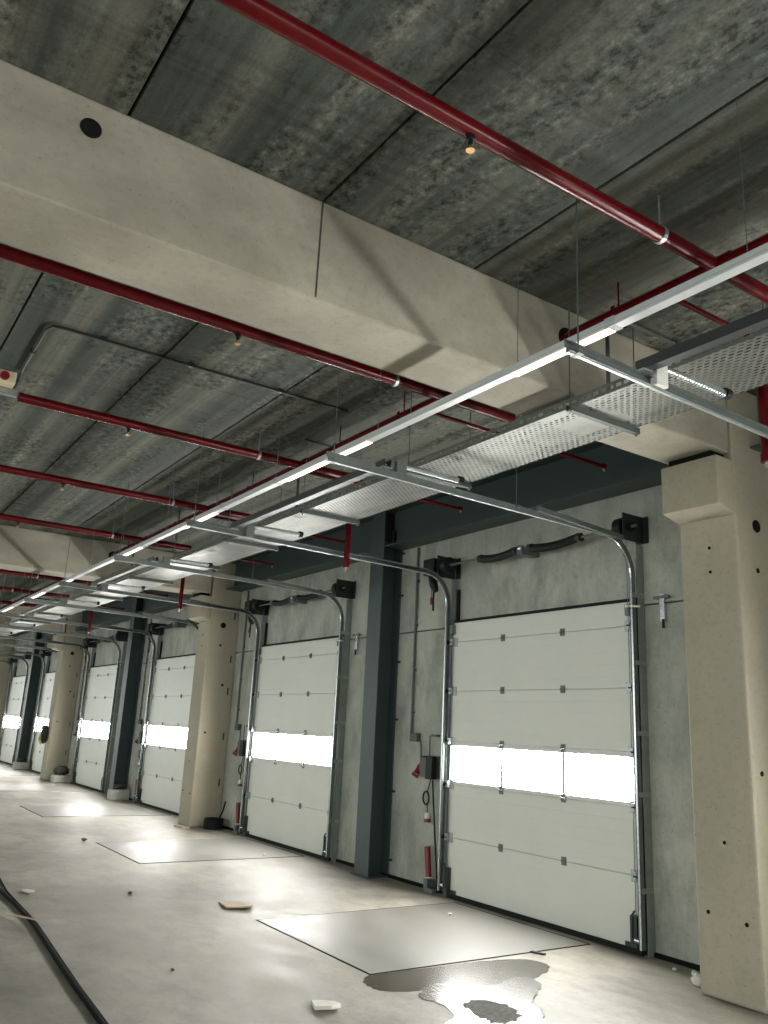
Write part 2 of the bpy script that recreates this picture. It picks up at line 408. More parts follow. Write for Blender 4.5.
# ------------------------------------------------------------------ tracks
def make_track(s):
    """s = -1: track at the x=0 edge, +1: at the x=W edge"""
    x = 0 if s < 0 else W; t = thing('door_track', '', 'door track', 'door tracks')
    yc, R_ = -.045, .36; zt = 3.46
    path = [(x, yc, .06), (x, yc, zt - R_)]
    for i in range(1, 12):
        a = i / 12 * PI / 2; path.append((x, yc - R_ * (1 - math.cos(a)), zt - R_ + R_ * math.sin(a)))
    path += [(x, yc - R_, zt)]
    hor = [(x, yc - R_, zt), (x, -3.26, zt + .045)]
    o1, o2 = (.048 * s, .052 * s)
    def cprof():
        u0, u1, th, h = s * .030, s * .060, .003, .025
        return [(u0, h), (u1, h), (u1, -h), (u0, -h), (u0, -h + th), (u1 - s * th, -h + th), (u1 - s * th, h - th), (u0, h - th)]
    def lip(v): return [(s * .044, v), (s * .061, v), (s * .061, v - .004), (s * .044, v - .004)]
    sg = 1 if Vector((0, 0, 1)).cross(Vector((1, 0, 0))).y < 0 else -1     # side of the sweep that faces the hall
    lv = .029 if sg > 0 else -.025
    MB().sweep(path, cprof()).build('curved_track', 'galv_dark', t)
    MB().sweep(path, lip(lv)).build('lit_track_lip', 'bright', t)  # brighter metal than the channel, painting the light its front edge catches
    MB().sweep(hor, cprof()).build('horizontal_track', 'galv_dark', t)
    MB().sweep(hor, lip(lv)).build('lit_track_lip', 'galv', t)  # paler than the track, the lit lower edge put into the colour
    xa, xb = sorted((x + s * .056, x + s * .060))
    MB().box(xa, xb, .004, .096, .0, 3.42).box(*sorted((x + s * .03, x + s * .056)), .090, .096, .0, 3.42).build('wall_angle', 'angle', t)
    MB().box(*sorted((x, x + s * .03)), .066, .096, 2.93, 3.30).box(*sorted((x + s * .004, x + s * .054)), .046, .096, .0, 2.93).build('side_seal', 'rubber', t)
    for z in (.5, 1.25, 1.75, 2.35, 2.95):
        MB().box(*sorted((x + s * .060, x + s * .064)), -.055, .09, z - .02, z + .02).build('track_clip', 'galv', t)
    p0, p1 = Vector((x + s * .075, -.20, 3.44)), Vector((x + s * .075, -1.25, 3.51))
    MB().sweep([p0, p1], [(-.018, .022), (.018, .022), (.018, -.022), (-.018, -.022)]).build('brace', 'galv_dark', t)
    MB().box(*sorted((x + s * .055, x + s * .062)), -3.27, -2.86, 3.505, 3.545).build('stiffening_angle', 'galv_dark', t)
    for y in (-3.2, -1.45):
        MB().tube([(x + s * .038, y, 3.49), (x + s * .038, y, CEIL - .003)], .004, 6).build('hanger_rod', 'cond', t)
        MB().box(x + s * .045 - .03, x + s * .045 + .03, y - .02, y + .02, 3.475, 3.50).build('hanger_clamp', 'galv_dark', t)
    bx = x + s * .03
    MB().box(bx - .022, bx + .022, -2.66, -2.57, 3.475, 3.62).build('buffer_plate', 'galv_dark', t, bevel=.004)
    r_ = MB().tube([(bx, -2.57, 3.59), (bx, -2.06, 3.60)], .017, 12)
    for i in range(22):
        y = -2.56 + .5 * i / 22; r_.tube([(bx, y, 3.59), (bx, y + .014, 3.59)], .0195, 12)
    r_ = r_.build('buffer_spring', 'galv', t)
    MB().tube([(bx, -2.06, 3.60), (bx, -2.02, 3.60)], .030, 14).build('buffer_cap', 'rubber', t)
    return t
def make_tie():
    t = thing('track_cross_bar', '', 'bar', 'cross bars tying each pair of door tracks')
    MB().box(-.09, W + .09, -2.80, -2.74, 3.535, 3.54).box(-.09, W + .09, -2.745, -2.74, 3.54, 3.59).box(-.09, W + .09, -2.80, -2.795, 3.54, 3.59).build('channel', 'strap', t)
    for x in (-.06, W + .06):
        MB().box(x - .03, x + .03, -2.81, -2.73, 3.527, 3.535).tube([(x, -2.77, 3.54), (x, -2.77, 3.56)], .012, 6).build('bolt_plate', 'galv', t)
    return t
TL, TR, TI = make_track(-1), make_track(1), make_tie()
for k, dx in enumerate(OFF):
    place(TL, dx, 'galvanised lift track of the %s dock door, on the edge with the control box' % ORD[k], first=(k == 0))
    place(TR, dx, 'galvanised lift track of the %s dock door, on the edge with the T-shaped wall bracket' % ORD[k], first=(k == 0))
    place(TI, dx, 'dark steel channel tying the overhead tracks of the %s dock door' % ORD[k], first=(k == 0))
l0 = place(TL, 5.0, 'pale galvanised track with spring buffer crossing before the tray by the large column')
i0 = place(TI, 5.0, 'steel channel along the cable tray just before the deep concrete beam')
r0 = place(TR, 5.0, 'galvanised lift track of the dock door beside the camera')
for o_ in (l0, i0, r0): o_.location.z -= .05
l0.location.y -= .05; l0.location.x -= .02
for ch in l0.children:
    if ch.name.startswith('buffer_plate'):
        ch.data = ch.data.copy(); ch.data.materials[0] = M['white']

# ------------------------------------------------------------------ counterbalance springs, operator
def make_springs():
    t = thing('torsion_spring_shaft', '', 'spring shaft', 'torsion spring shafts above the doors'); y, z = -.10, 3.56
    MB().tube([(-.14, y, z), (W + .16, y, z)], .0135, 10).build('shaft', 'galv_dark', t)
    for a, b_ in ((.58, 1.13), (1.36, 2.02)):
        m = MB(); n = 44
        pts = []
        for i in range(n * 8 + 1):
            f = i / (n * 8); an = 2 * PI * n * f
            sag = -.028 * math.sin(PI * f) + .012 * (f - .5)
            pts.append((a + (b_ - a) * f, y + .036 * math.cos(an), z + sag + .036 * math.sin(an)))
        m.tube(pts, .0085, 4)
        core = [(a + (b_ - a) * i / 10, y, z - .028 * math.sin(PI * i / 10)) for i in range(11)]
        m.tube(core, .030, 10)
        m.build('spring', 'strap', t, smooth=True)
        for e, q in ((a - .03, a + .02), (b_ - .02, b_ + .03)):
            MB().tube([(e, y, z), (q, y, z)], .043, 14).build('spring_plug', 'strap', t)
    MB().box(1.20, 1.28, y - .05, .095, z - .06, z + .02).build('centre_bracket', 'galv_dark', t)
    MB().tube([(1.22, y - .02, z + .01), (1.262, y - .02, z + .01)], .035, 12).build('coupling', 'bright', t)
    for x, s in ((-.005, -1), (W - .01, 1)):
        d = MB().tube([(x - .045, y, z), (x - .04, y, z), (x + .04, y, z), (x + .045, y, z)], [.085, .095, .095, .085], 20).build('cable_drum', 'black', t)
        xx = x + s * .085
        MB().box(xx - .004, xx + .004, -.19, .090, 3.43, 3.68).box(*sorted((xx - s * .085, xx + s * .06)), .084, .090, 3.43, 3.68).build('bearing_plate', 'strap', t)
        MB().tube([(xx - .02, y, z), (xx + .025, y, z)], .045, 14).build('bearing', 'black', t)
        MB().tube([(x - s * .03, y + .09, z - .02), (x - s * .03, -.012, 1.6), (x - s * .03, -.012, .2)], .003, 5).build('lift_cable', 'galv_dark', t)
    return t
def make_operator():
    t = thing('door_operator', '', 'door motor', 'black door motors at the spring shafts')
    MB().box(-.375, -.165, -.19, .03, 3.47, 3.665).build('gearbox', 'black', t, bevel=.015)
    MB().tube([(-.165, -.10, 3.56), (-.145, -.10, 3.56)], .05, 14).build('output_sleeve', 'black', t)
    MB().tube([(-.31, -.10, 3.47), (-.28, -.09, 3.36), (-.245, -.08, 3.29)], [.045, .05, .035], 14).build('motor', 'black', t)
    MB().tube([(-.33, -.08, 3.22), (-.33, -.08, 3.14)], .016, 10).tube([(-.33, -.08, 3.47), (-.33, -.08, 3.22)], .005, 6).build('red_pull', 'redp', t)
    MB().tube([(-.29, -.08, 3.34), (-.29, -.08, 3.06)], .012, 8).build('pull_weight', 'black', t)
    return t
SP, OP = make_springs(), make_operator()
for k, dx in enumerate(OFF):
    place(SP, dx, 'dark torsion springs on a shaft above the %s dock door' % ORD[k], first=(k == 0))
    place(OP, dx, 'black motor with red pull at the top corner of the %s dock door' % ORD[k], first=(k == 0))

# ------------------------------------------------------------------ wall kit beside each door
def make_kit():
    out = {}
    t = thing('wall_conduit', '', 'conduit', 'grey conduits beside the doors')
    MB().tube([(-.84, .075, 1.66), (-.84, .075, 3.93)], .015, 10).build('pipe', 'cond', t)
    for z in (1.9, 2.4, 2.95, 3.5): MB().box(-.862, -.818, .07, .10, z - .012, z + .012).build('clip', 'cond', t)
    out['grey vertical conduit on the wall beside the control box of the %s dock door'] = t
    t = thing('junction_box', '', 'junction box', 'junction boxes beside the doors')
    MB().box(-.82, -.68, .035, .099, 1.565, 1.665).build('box', 'cond', t, bevel=.008)
    MB().tube([(-.68, .06, 1.60), (-.635, .06, 1.58), (-.615, .06, 1.52), (-.612, .06, 1.33)], .010, 8).build('cable', 'cond', t)
    out['small grey junction box under the conduit beside the %s dock door'] = t
    t = thing('power_socket', '', 'socket', 'red power sockets beside the doors')
    R_ = Matrix.Rotation(.5, 3, 'Y')
    MB().tube([(-0.620, .055, 1.31), (-0.630, .04, 1.25), (-0.640, .02, 1.21)], [.024, .032, .038], 14).build('socket_body', 'redp', t)
    MB().box(-0.605, -0.575, .03, .099, 1.24, 1.34).build('flap', 'redp', t, bevel=.006)
    MB().tube([(-0.641, .016, 1.205), (-0.649, .0, 1.175)], .044, 16).build('cap', 'redp', t)
    out['red power socket on the wall beside the control box of the %s dock door'] = t
    t = thing('control_box', '', 'control box', 'door control boxes')
    MB().box(-0.535, -0.310, -.01, .099, 1.185, 1.40).build('case', 'cond', t, bevel=.008)
    MB().box(-0.550, -0.300, .085, .099, 1.17, 1.42).build('mounting_plate', 'galv_dark', t)
    MB().box(-0.405, -0.295, -.03, .05, 1.165, 1.415).build('cover', 'black', t, bevel=.006)
    MB().box(-0.555, -0.520, .02, .099, 1.27, 1.41).build('cable_gland', 'black', t)
    MB().tube([(-0.390, .02, 1.41), (-0.410, .03, 1.64)], .006, 8).build('aerial_cable', 'black', t)
    MB().box(-0.420, -0.310, .05, .099, 1.63, 1.655).build('wall_clip', 'cond', t)
    out['grey and black door control box beside the %s dock door'] = t
    t = thing('hanging_plug', '', 'plug', 'white and red plugs hanging by the doors')
    MB().tube([(-.40, .05, 1.155), (-.455, .05, 1.02)], .006, 8).tube([(-.475 + .055 * math.cos(a * PI / 10), .05, .955 + .07 * math.sin(a * PI / 10)) for a in range(21)], .010, 8).tube([(-.455, .05, .90), (-.455, .06, .80)], .006, 8).build('coiled_cable', 'black', t)
    MB().tube([(-.452, .055, .80), (-.451, .055, .79), (-.449, .055, .735)], [.014, .026, .030], 14).build('plug_body', 'white', t)
    MB().tube([(-.449, .055, .735), (-.447, .055, .695)], [.034, .038], 14).build('plug_collar', 'redp', t)
    out['white and red plug hanging on a coiled black cable beside the %s dock door'] = t
    t = thing('slack_cable', '', 'cable', 'black cables hanging beside the doors')
    MB().tube([(-.37, .055, 1.155), (-.345, .06, .9), (-.295, .06, .5), (-.245, .055, .2), (-.228, .05, .02)], .010, 8).build('cord', 'black', t)
    MB().tube([(-.228, .05, .05), (-.228, .05, .0)], .016, 8).build('end_sleeve', 'black', t)
    out['black cable hanging from the control box to the floor beside the %s dock door'] = t
    t = thing('post_sleeve', '', 'sleeve', 'red sleeves on posts beside the doors')
    MB().tube([(-.395, .03, .45), (-.375, .03, .30), (-.35, .03, .14)], .034, 14).build('red_cover', 'redp', t)
    MB().tube([(-.35, .03, .14), (-.349, .03, .132)], .035, 14).build('white_ring', 'white', t)
    MB().box(-.38, -.31, -.02, .08, .0, .12).box(-.31, -.20, -.04, .02, .0, .045).build('foot', 'galv_dark', t)
    out['red sleeve standing on a small steel foot beside the %s dock door'] = t
    t = thing('wall_bracket', '', 'bracket', 'T-shaped brackets on the wall')
    MB().box(2.80, 2.85, .055, .099, 2.70, 2.95).build('upright', 'bright', t, bevel=.004)
    MB().box(2.745, 2.905, .045, .07, 2.905, 2.93).build('cross_arm', 'galv_dark', t)
    MB().tube([(2.84, .05, 2.72), (2.84, .05, 2.645)], .012, 8).build('pin', 'black', t)
    out['T-shaped steel bracket on the wall beside the %s dock door'] = t
    t = thing('pull_cord', '', 'cord', 'white cords at the door tracks')
    MB().tube([(2.57, -.09, 2.845), (2.63, -.10, 2.838), (2.70, -.08, 2.83)], .009, 8).build('cord', 'white', t)
    MB().tube([(2.555, -.09, 2.848), (2.575, -.09, 2.845)], .016, 8).build('knot', 'white', t)
    out['short white cord tied round the track of the %s dock door'] = t
    return out
for lab_, t in make_kit().items():
    for k, dx in enumerate(OFF):
        if k > 3 and t.name.split('.')[0] in ('slack_cable', 'pull_cord', 'wall_bracket', 'hanging_plug'): continue
        if k in (2, 4) and t.name.split('.')[0] in ('wall_bracket', 'pull_cord'): continue
        place(t, dx, lab_ % ORD[k], first=(k == 0))

# ------------------------------------------------------------------ dock levellers
def make_leveller():
    t = thing('dock_leveller', '', 'dock leveller', 'steel dock levellers in the floor', None)
    MB().box(.28, 2.08, -2.33, -.12, .0, .004).build('deck_plate', 'plate', t)
    f = MB()
    for a in ((.262, .28, -2.348, -.10), (2.08, 2.098, -2.348, -.10), (.28, 2.08, -2.348, -2.33)): f.box(a[0], a[1], a[2], a[3], 0, .003)
    f.build('frame', 'gap', t)
    MB().box(.28, 2.08, -.12, -.10, .0, .005).build('lip_hinge', 'gap', t)
    return t
LV = make_leveller()
for k, dx in enumerate(OFF):
    place(LV, dx, ['wet steel dock leveller plate in the floor before the first dock door', 'steel dock leveller plate in the floor before the second dock door', 'steel dock leveller plate in the floor before the third dock door', 'steel dock leveller plate before the fourth dock door', 'steel dock leveller plate before the fifth dock door', 'steel dock leveller plate before the sixth dock door'][k], first=(k == 0))

# ------------------------------------------------------------------ cable tray
t = thing('cable_tray', 'wide perforated galvanised cable tray hung along the dock wall', 'cable tray')
ty0, ty1, tz = -2.27, -1.69, 3.72
MB().box(X0, 16, ty0, ty1, tz, tz + .003).build('perforated_base', 'tray', t)
sd = MB(); s2 = MB()
for mm, y in ((sd, ty0), (s2, ty1)):
    mm.box(X0, 16, y - .0015, y + .0015, tz, tz + .02).box(X0, 16, y - .0015, y + .0015, tz + .045, tz + .06).box(X0, 16, y - .004, y + .004, tz + .058, tz + .064)
    x = -12.
    while x < 8: mm.box(x, x + .018, y - .0014, y + .0014, tz + .02, tz + .045); x += .06
    mm.box(X0, -12, y - .0015, y + .0015, tz + .02, tz + .045)
sd.build('side_rail', 'galv_dark', t); s2.build('side_rail', 'galv_dark', t)
MB().tube([(X0, -2.1, tz + .03), (16, -2.1, tz + .03)], .02, 8).build('cable', 'black', t)
tx = [5.77, 4.0, 2.25, .49, -1.30, -3.05, -4.8, -7.3, -9.1, -10.9, -12.7, -14.5, -18, -20, -22]
wt = ['beside the camera', 'just in front of the deep concrete beam', 'just past the deep concrete beam', 'above the first door', 'near the first steel column', 'above the second door', 'at the far edge of the second door',
      'just past the second concrete beam', 'above the third door', 'by the second steel column', 'past the second steel column', 'above the fourth door', 'above the fifth door', 'before the third steel column', 'past the third steel column']
def make_strut():
    t = thing('tray_hanger', '', 'hanger', 'hangers under the cable tray')
    MB().box(-.02, .02, ty0 - .055, ty1 + .03, tz - .042, tz - .038).box(-.02, -.017, ty0 - .055, ty1 + .03, tz - .038, tz - .001).box(.017, .02, ty0 - .055, ty1 + .03, tz - .038, tz - .001).build('channel', 'cond', t)
    for y in (ty0 - .040, ty1 + .014):
        MB().tube([(0, y, tz - .06), (0, y, CEIL)], .004, 6).build('threaded_rod', 'cond', t)
        MB().tube([(0, y, tz - .055), (0, y, tz - .043)], .011, 6).build('nut', 'galv', t)
    return t
ST = make_strut()
for i, x in enumerate(tx):
    c = place(ST, x, 'steel channel hanger under the cable tray, ' + wt[i], first=(i == 0))
    if i == 0: ST = c; base = x
    else: c.location.x = x

# ------------------------------------------------------------------ light trunking
ry, rz = -3.04, 3.62
t = thing('light_trunking', 'long white lighting rail hung along the hall under the red main pipe', 'lighting rail')
MB().box(X0, 16, ry - .030, ry + .030, rz, rz + .046).build('trunking', 'rail', t, bevel=.004)
MB().box(X0, 16, ry - .034, ry - .030, rz + .014, rz + .020).build('side_bead', 'rail', t)
lx = [(7.2, 7.9), (4.27, 4.97), (1.55, 2.80), (-.74, .10), (-2.9, -2.12), (-5.79, -5.28), (-8.1, -7.05), (-10.6, -9.7), (-13.2, -12.2), (-15.9, -15), (-19, -18), (-22, -21)]
for a, b_ in lx: MB().box(a, b_, ry - .026, ry + .026, rz - .008, rz).build('lamp_diffuser', 'lamp', t)
for x in (6.3, 4.98, 1.4, .3, -2.0, -5.1, -6.9, -9.5): MB().box(x - .03, x + .03, ry - .033, ry + .033, rz - .002, rz + .048).build('joint_cover', 'grey', t)
for x in (5.7, 4.3, 2.9, 1.35, .1, -1.3, -2.9, -4.4, -7.2, -9, -11, -13): MB().tube([(x, ry, rz + .04), (x, ry, CEIL - .003)], .0025, 5).build('suspension_wire', 'cond', t)

# ------------------------------------------------------------------ sprinkler pipework
mz, my = 4.22, -2.24
t = thing('sprinkler_main', 'thick red sprinkler main running along the hall above the lighting rail', 'pipe')
MB().tube([(X0, my, mz), (16, my, mz)], .060, 18).build('pipe', 'red', t, smooth=True)
PX = [7.4, 5.055, 2.65, .31, -2.05, -4.50, -6.90, -9.32, -11.72, -14.1, -16.95, -18.86, -21.24, -23.6]
for x in PX[1:]: MB().tube([(x - .09, my, mz), (x - .085, my, mz), (x + .085, my, mz), (x + .09, my, mz)], [.062, .068, .068, .062], 18).build('tee', 'red', t, smooth=True)
for x in (4.35, 3.0, 2.05, 1.0, -.9, -3.2, -5.4): MB().box(x - .015, x + .015, my - .06, my + .06, mz - .06, mz - .045).box(x - .015, x + .015, my - .06, my - .055, mz - .06, mz + .05).tube([(x, my, mz + .062), (x, my, CEIL - .004)], .006, 6).build('pipe_hanger', 'red', t)
pl = ['beside the camera', 'across the ceiling bay before the deep concrete beam', 'running close behind the deep concrete beam', 'ending at the cream call-point box', 'third behind the deep concrete beam', 'close in front of the second concrete beam', 'close behind the second concrete beam',
      'second behind the second concrete beam', 'third behind the second concrete beam', 'fourth behind the second concrete beam', 'close behind the third concrete beam', 'second behind the third concrete beam', 'third behind the third concrete beam', 'fourth behind the third concrete beam']
for i, x in enumerate(PX):
    if i == 0: continue
    t = thing('sprinkler_branch_pipe', 'red sprinkler branch pipe ' + pl[i], 'pipe', 'red sprinkler branch pipes', None, (x, my, mz)); T = t.location
    y0 = -4.97 if i == 3 else -13
    MB().tube([(x, y0, mz), (x, my - .075, mz)], .042, 14).build('pipe', 'red', t, T, smooth=True)
    MB().tube([(x, my + .075, mz), (x, -1.56, mz)], .044, 14).build('stub_pipe', 'red', t, T, smooth=True)
    for y in ([-4.03] if i == 3 else [-4.03, -6.4]):
        h = MB().tube([(x, y, mz - .04), (x, y, mz - .06)], .022, 12).tube([(x, y, mz - .06), (x, y, mz - .085)], .012, 10).build('sprinkler_head', 'black', t, T)
        q = MB().tube([(x - .014, y, mz - .085), (x - .010, y, mz - .105)], .003, 5).tube([(x + .014, y, mz - .085), (x + .010, y, mz - .105)], .003, 5).tube([(x, y, mz - .105), (x, y, mz - .110)], .020, 14).tube([(x, y, mz - .083), (x, y, mz - .105)], .004, 6)
        q.build('deflector', 'brass', h, T)
    for y in (-2.75, -5.6):
        if y < y0: continue
        MB().tube([(x, y - .012, mz), (x, y + .012, mz)], .047, 14).tube([(x, y, mz + .03), (x, y, CEIL - .004)], .005, 6).build('pipe_clamp', 'galv', t, T)
# thin arms to the heads near the wall, and the drop pipes
arm = [(4.80, 'before the deep concrete beam'), (2.50, 'just past the deep concrete beam'), (.42, 'over the first dock door'), (-2.0, 'past the first steel column'), (-4.25, 'before the second concrete beam'), (-9.0, 'over the third door'), (-11.9, 'by the second steel column')]
for x, s in arm:
    t = thing('sprinkler_feed_pipe', 'thin red pipe above the cable tray, ' + s, 'pipe', 'thin red sprinkler arms', None, (x, my, 4.13)); T = t.location
    MB().tube([(x, my - .03, 4.125), (x, my + .02, 4.125), (x, -.30, 4.125)], .018, 12).build('pipe', 'red', t, T, smooth=True)
    MB().tube([(x, -.30, 4.13), (x, -.26, 4.13)], .024, 12).build('elbow', 'red', t, T)
    MB().tube([(x, -1.35, 4.15), (x, -1.35, CEIL - .004)], .005, 6).build('pipe_hanger', 'galv_dark', t, T)
    MB().tube([(x, -.28, 4.13), (x, -.28, 4.075)], .012, 8).build('sprinkler_head', 'bright', t, T)
for xa, x, s in ((4.80, 4.81, 'beside the deep concrete beam at the large column'), (.42, .03, 'by the first steel column'), (-4.25, -4.83, 'in front of the second concrete column'), (-9.0, -9.9, 'by the second steel column')):
    t = thing('drop_pipe', 'short red drop pipe hanging down ' + s, 'pipe', 'red drop pipes', None, (x, -1.5, 3.3)); T = t.location
    pts = [(xa, -1.5, 4.07), (x, -1.5, 4.065), (x, -1.5, 4.0), (x, -1.5, 3.34)] if abs(xa - x) > .06 else [(x, -1.5, 4.09), (x, -1.5, 3.34)]
    MB().tube(pts, .030, 14).build('pipe', 'red', t, T, smooth=True)
    MB().tube([(x + .045, -1.5, 3.98), (x + .045, -1.5, CEIL)], .005, 6).box(x - .036, x + .05, -1.536, -1.464, 3.97, 3.985).build('hanger_rod', 'galv_dark', t, T)
    MB().tube([(x, -1.5, 3.37), (x, -1.5, 3.32)], .035, 14).build('end_collar', 'red', t, T)
    MB().tube([(x, -1.5, 3.32), (x, -1.5, 3.29)], .016, 10).build('nozzle', 'bright', t, T)

# ------------------------------------------------------------------ ceiling conduits
t = thing('ceiling_conduit', 'thin dark conduit bent across the ceiling slabs behind the deep beam', 'conduit')
MB().tube([(.20, -5.00, 4.32), (.22, -4.98, 4.40), (.32, -4.985, 4.44), (1.30, -5.0, 4.44), (1.385, -4.97, 4.44), (1.40, -4.88, 4.44), (1.40, -3.8, 4.44), (1.40, -2.42, 4.44)], .012, 8).build('long_run', 'strap', t)
MB().tube([(1.40, -2.42, 4.44), (1.33, -2.40, 4.44), (.5, -2.36, 4.44), (.47, -2.30, 4.44), (.46, -1.95, 4.44)], .012, 8).build('end_run', 'strap', t)
for p in ((.8, -4.993), (1.4, -4.6), (1.4, -3.9), (1.4, -3.1)): MB().box(p[0] - .02, p[0] + .02, p[1] - .02, p[1] + .02, 4.425, CEIL).build('clip', 'strap', t)
for k, (x, s) in enumerate(((4.05, 'beside the deep concrete beam'), (-.25, 'over the first dock door'), (-5.9, 'beside the second concrete beam'))):
    t = thing('riser_conduit', 'dark conduit rising from the cable tray to the ceiling ' + s, 'conduit', 'conduits rising from the cable tray', None, (x, -2.0, 3.75)); T = t.location
    MB().tube([(x, -2.0, 3.75), (x, -2.0, 4.34), (x + .01, -1.97, 4.41), (x + .02, -1.88, 4.435), (x + .03, -.9, 4.435)], .014, 8).build('pipe', 'cond', t, T)
    MB().box(x, x + .05, -1.32, -1.28, 4.42, CEIL).build('ceiling_clip', 'cond', t, T)
# call point and bracket at the end of the third branch
t = thing('call_point_box', 'cream box with a round red button hung at the end of a red pipe', 'call point', None, None, (.45, -5.2, 4.2)); T = t.location
MB().box(.34, .46, -5.36, -5.03, 4.262, 4.37).build('case', 'cream', t, T, bevel=.01)
MB().tube([(.458, -5.12, 4.315), (.485, -5.12, 4.315)], .036, 18).build('button', 'redp', t, T)
MB().box(.29, .35, -5.9, -4.985, 4.21, 4.255).build('support_rail', 'galv', t, T)
MB().box(.10, .50, -5.26, -5.24, 4.13, 4.15).box(.10, .50, -5.46, -5.44, 4.13, 4.15).box(.10, .12, -5.46, -5.24, 4.13, 4.15).build('bracket', 'rail', t, T)
MB().box(.14, .40, -5.42, -5.28, 4.05, 4.13).build('lamp_housing', 'grey', t, T, bevel=.02)

# ------------------------------------------------------------------ things on the floor
def slab_piece(name, label, cat, pts, h, m, group=None, tilt=0):
    cx = sum(p[0] for p in pts) / len(pts); cy = sum(p[1] for p in pts) / len(pts)
    mb = MB(); mb.prism(pts, 'z', .0, h)
    for v in mb.bm.verts:
        v.co.z += max(0, (v.co.x - cx)) * tilt
    o = mb.build(name, m, None, (cx, cy, 0)); return tag(o, label, cat, group)
slab_piece('cardboard_scrap', 'torn brown cardboard piece lying on the floor before the first steel column', 'cardboard', [(-.52, -2.36), (-.20, -2.42), (-.10, -2.22), (-.28, -2.12), (-.50, -2.18)], .012, 'card', tilt=.12)
slab_piece('paper_scrap', 'crumpled white scrap lying alone at the lower edge of the floor', 'scrap', [(2.47, -3.03), (2.60, -3.08), (2.68, -3.01), (2.66, -2.93), (2.55, -2.91), (2.50, -2.97)], .022, 'paper', tilt=.2)
slab_piece('paper_scrap', 'small white scrap on the floor just beside the black floor cable', 'scrap', [(-1.66, -3.92), (-1.50, -3.90), (-1.46, -3.84), (-1.60, -3.85)], .02, 'paper', tilt=.2)
slab_piece('dropped_bolt', 'dark bolt lying at the edge of the wet dock leveller', 'bolt', [(2.09, -.80), (2.20, -.76), (2.20, -.73), (2.09, -.765)], .014, 'dirt')
slab_piece('timber_offcut', 'pale timber offcut lying at the foot of the second concrete column', 'timber', [(-6.28, -.66), (-6.02, -.62), (-6.0, -.50), (-6.24, -.54)], .03, 'wood')
st = MB().tube([(-.62, -4.25, .020), (-.24, -4.09, .034)], .008, 8).build('wooden_stick', 'wood', None, (-.47, -4.18, 0)); tag(st, 'pale stick lying across the black floor cable', 'stick')
# black cable on the floor
pts = [(-4.4, -4.05), (-3.0, -4.09), (-1.72, -4.10), (-.95, -4.095), (-.2, -4.11), (.3, -4.145), (.88, -4.19), (1.6, -4.237), (2.3, -4.277), (3.2, -4.33)]
t = thing('floor_cable', 'thick black cable snaking along the bare floor', 'cable', None, None, (0, -4.15, 0)); T = t.location
h_ = MB().tube([(x, y, .022) for x, y in pts], .022, 12)
for v in h_.bm.verts: v.co.z *= .5
h_.build('hose', 'gap', t, T, smooth=True)
MB().tube([(x, y, .006) for x, y in ((-4.4, -3.80), (-3.3, -3.89), (-2.24, -4.0), (-1.65, -4.048), (-.95, -4.062), (-.2, -4.08), (.88, -4.160), (1.6, -4.21), (3.2, -4.30))], .006, 8).build('thin_lead', 'gap', t, T, smooth=True)
# blocks and rubbish at the columns
def block(x, y0, y1, label, h=.2, d=.27):
    t = thing('kerb_block', label, 'block', 'pale blocks at the column feet', None, (x, y0, 0))
    MB().box(x - d, x, y0, y1, 0, h).build('block', 'block', t, t.location, bevel=.01)
    MB().box(x - d - .03, x - d, y0 + .03, y1, 0, h * .6).build('packer', 'block', t, t.location, bevel=.008)
block(-10.90, -.33, .07, 'pale block with dark rubbish on top, at the second steel column', .2, .26)
block(-15.62, -.40, .05, 'pale block with a brown bag on top, beside the third concrete column', .17, .30)
block(-20.94, -.33, .07, 'pale block at the foot of the third steel column', .2, .26)
def heap(name, label, cat, c, r, m, seed, n=4):
    rnd = random.Random(seed); mb = MB()
    mb.blob(c, r, seed, .18)
    for k in range(n):
        mb.blob((c[0] + (rnd.random() - .5) * r[0] * 1.4, c[1] + (rnd.random() - .5) * r[1] * 1.4, c[2] - r[2] * .2 + rnd.random() * r[2] * .5), (r[0] * .5, r[1] * .5, r[2] * .6), seed + k + 1, .3)
    zmin = min(v.co.z for v in mb.bm.verts)
    for v in mb.bm.verts: v.co.z -= zmin - (c[2] - r[2])
    return tag(mb.build(name, m, None, (c[0], c[1], c[2] - r[2])), label, cat)
heap('rubbish_bag', 'dark crumpled rubbish bag on the pale block at the second steel column', 'bag', (-11.02, -.12, .27), (.09, .14, .07), 'dirt', 3)
heap('rubbish_bag', 'brown crumpled bag on the pale block beside the third concrete column', 'bag', (-15.76, -.18, .29), (.12, .18, .12), 'dirt', 8)
heap('rubbish_bag', 'small dark bag on the pale block at the third steel column', 'bag', (-21.06, -.12, .26), (.09, .12, .06), 'dirt', 12)
t = thing('cable_coil', 'dark coil of cable lying against the wall beside the second concrete column', 'cable', None, None, (-5.9, -.12, 0)); T = t.location
for k in range(5):
    MB().tube([(-5.9 + (.15 + .012 * (k % 2)) * math.cos(a * PI / 12), -.14 + .14 * math.sin(a * PI / 12), .02 + .032 * k) for a in range(25)], .017, 8).build('loop', 'rubber', t, T, smooth=True)
MB().tube([(-5.93, -.03, .16), (-5.94, .03, .30), (-5.93, .05, .42)], .014, 8).build('loose_end', 'rubber', t, T, smooth=True)
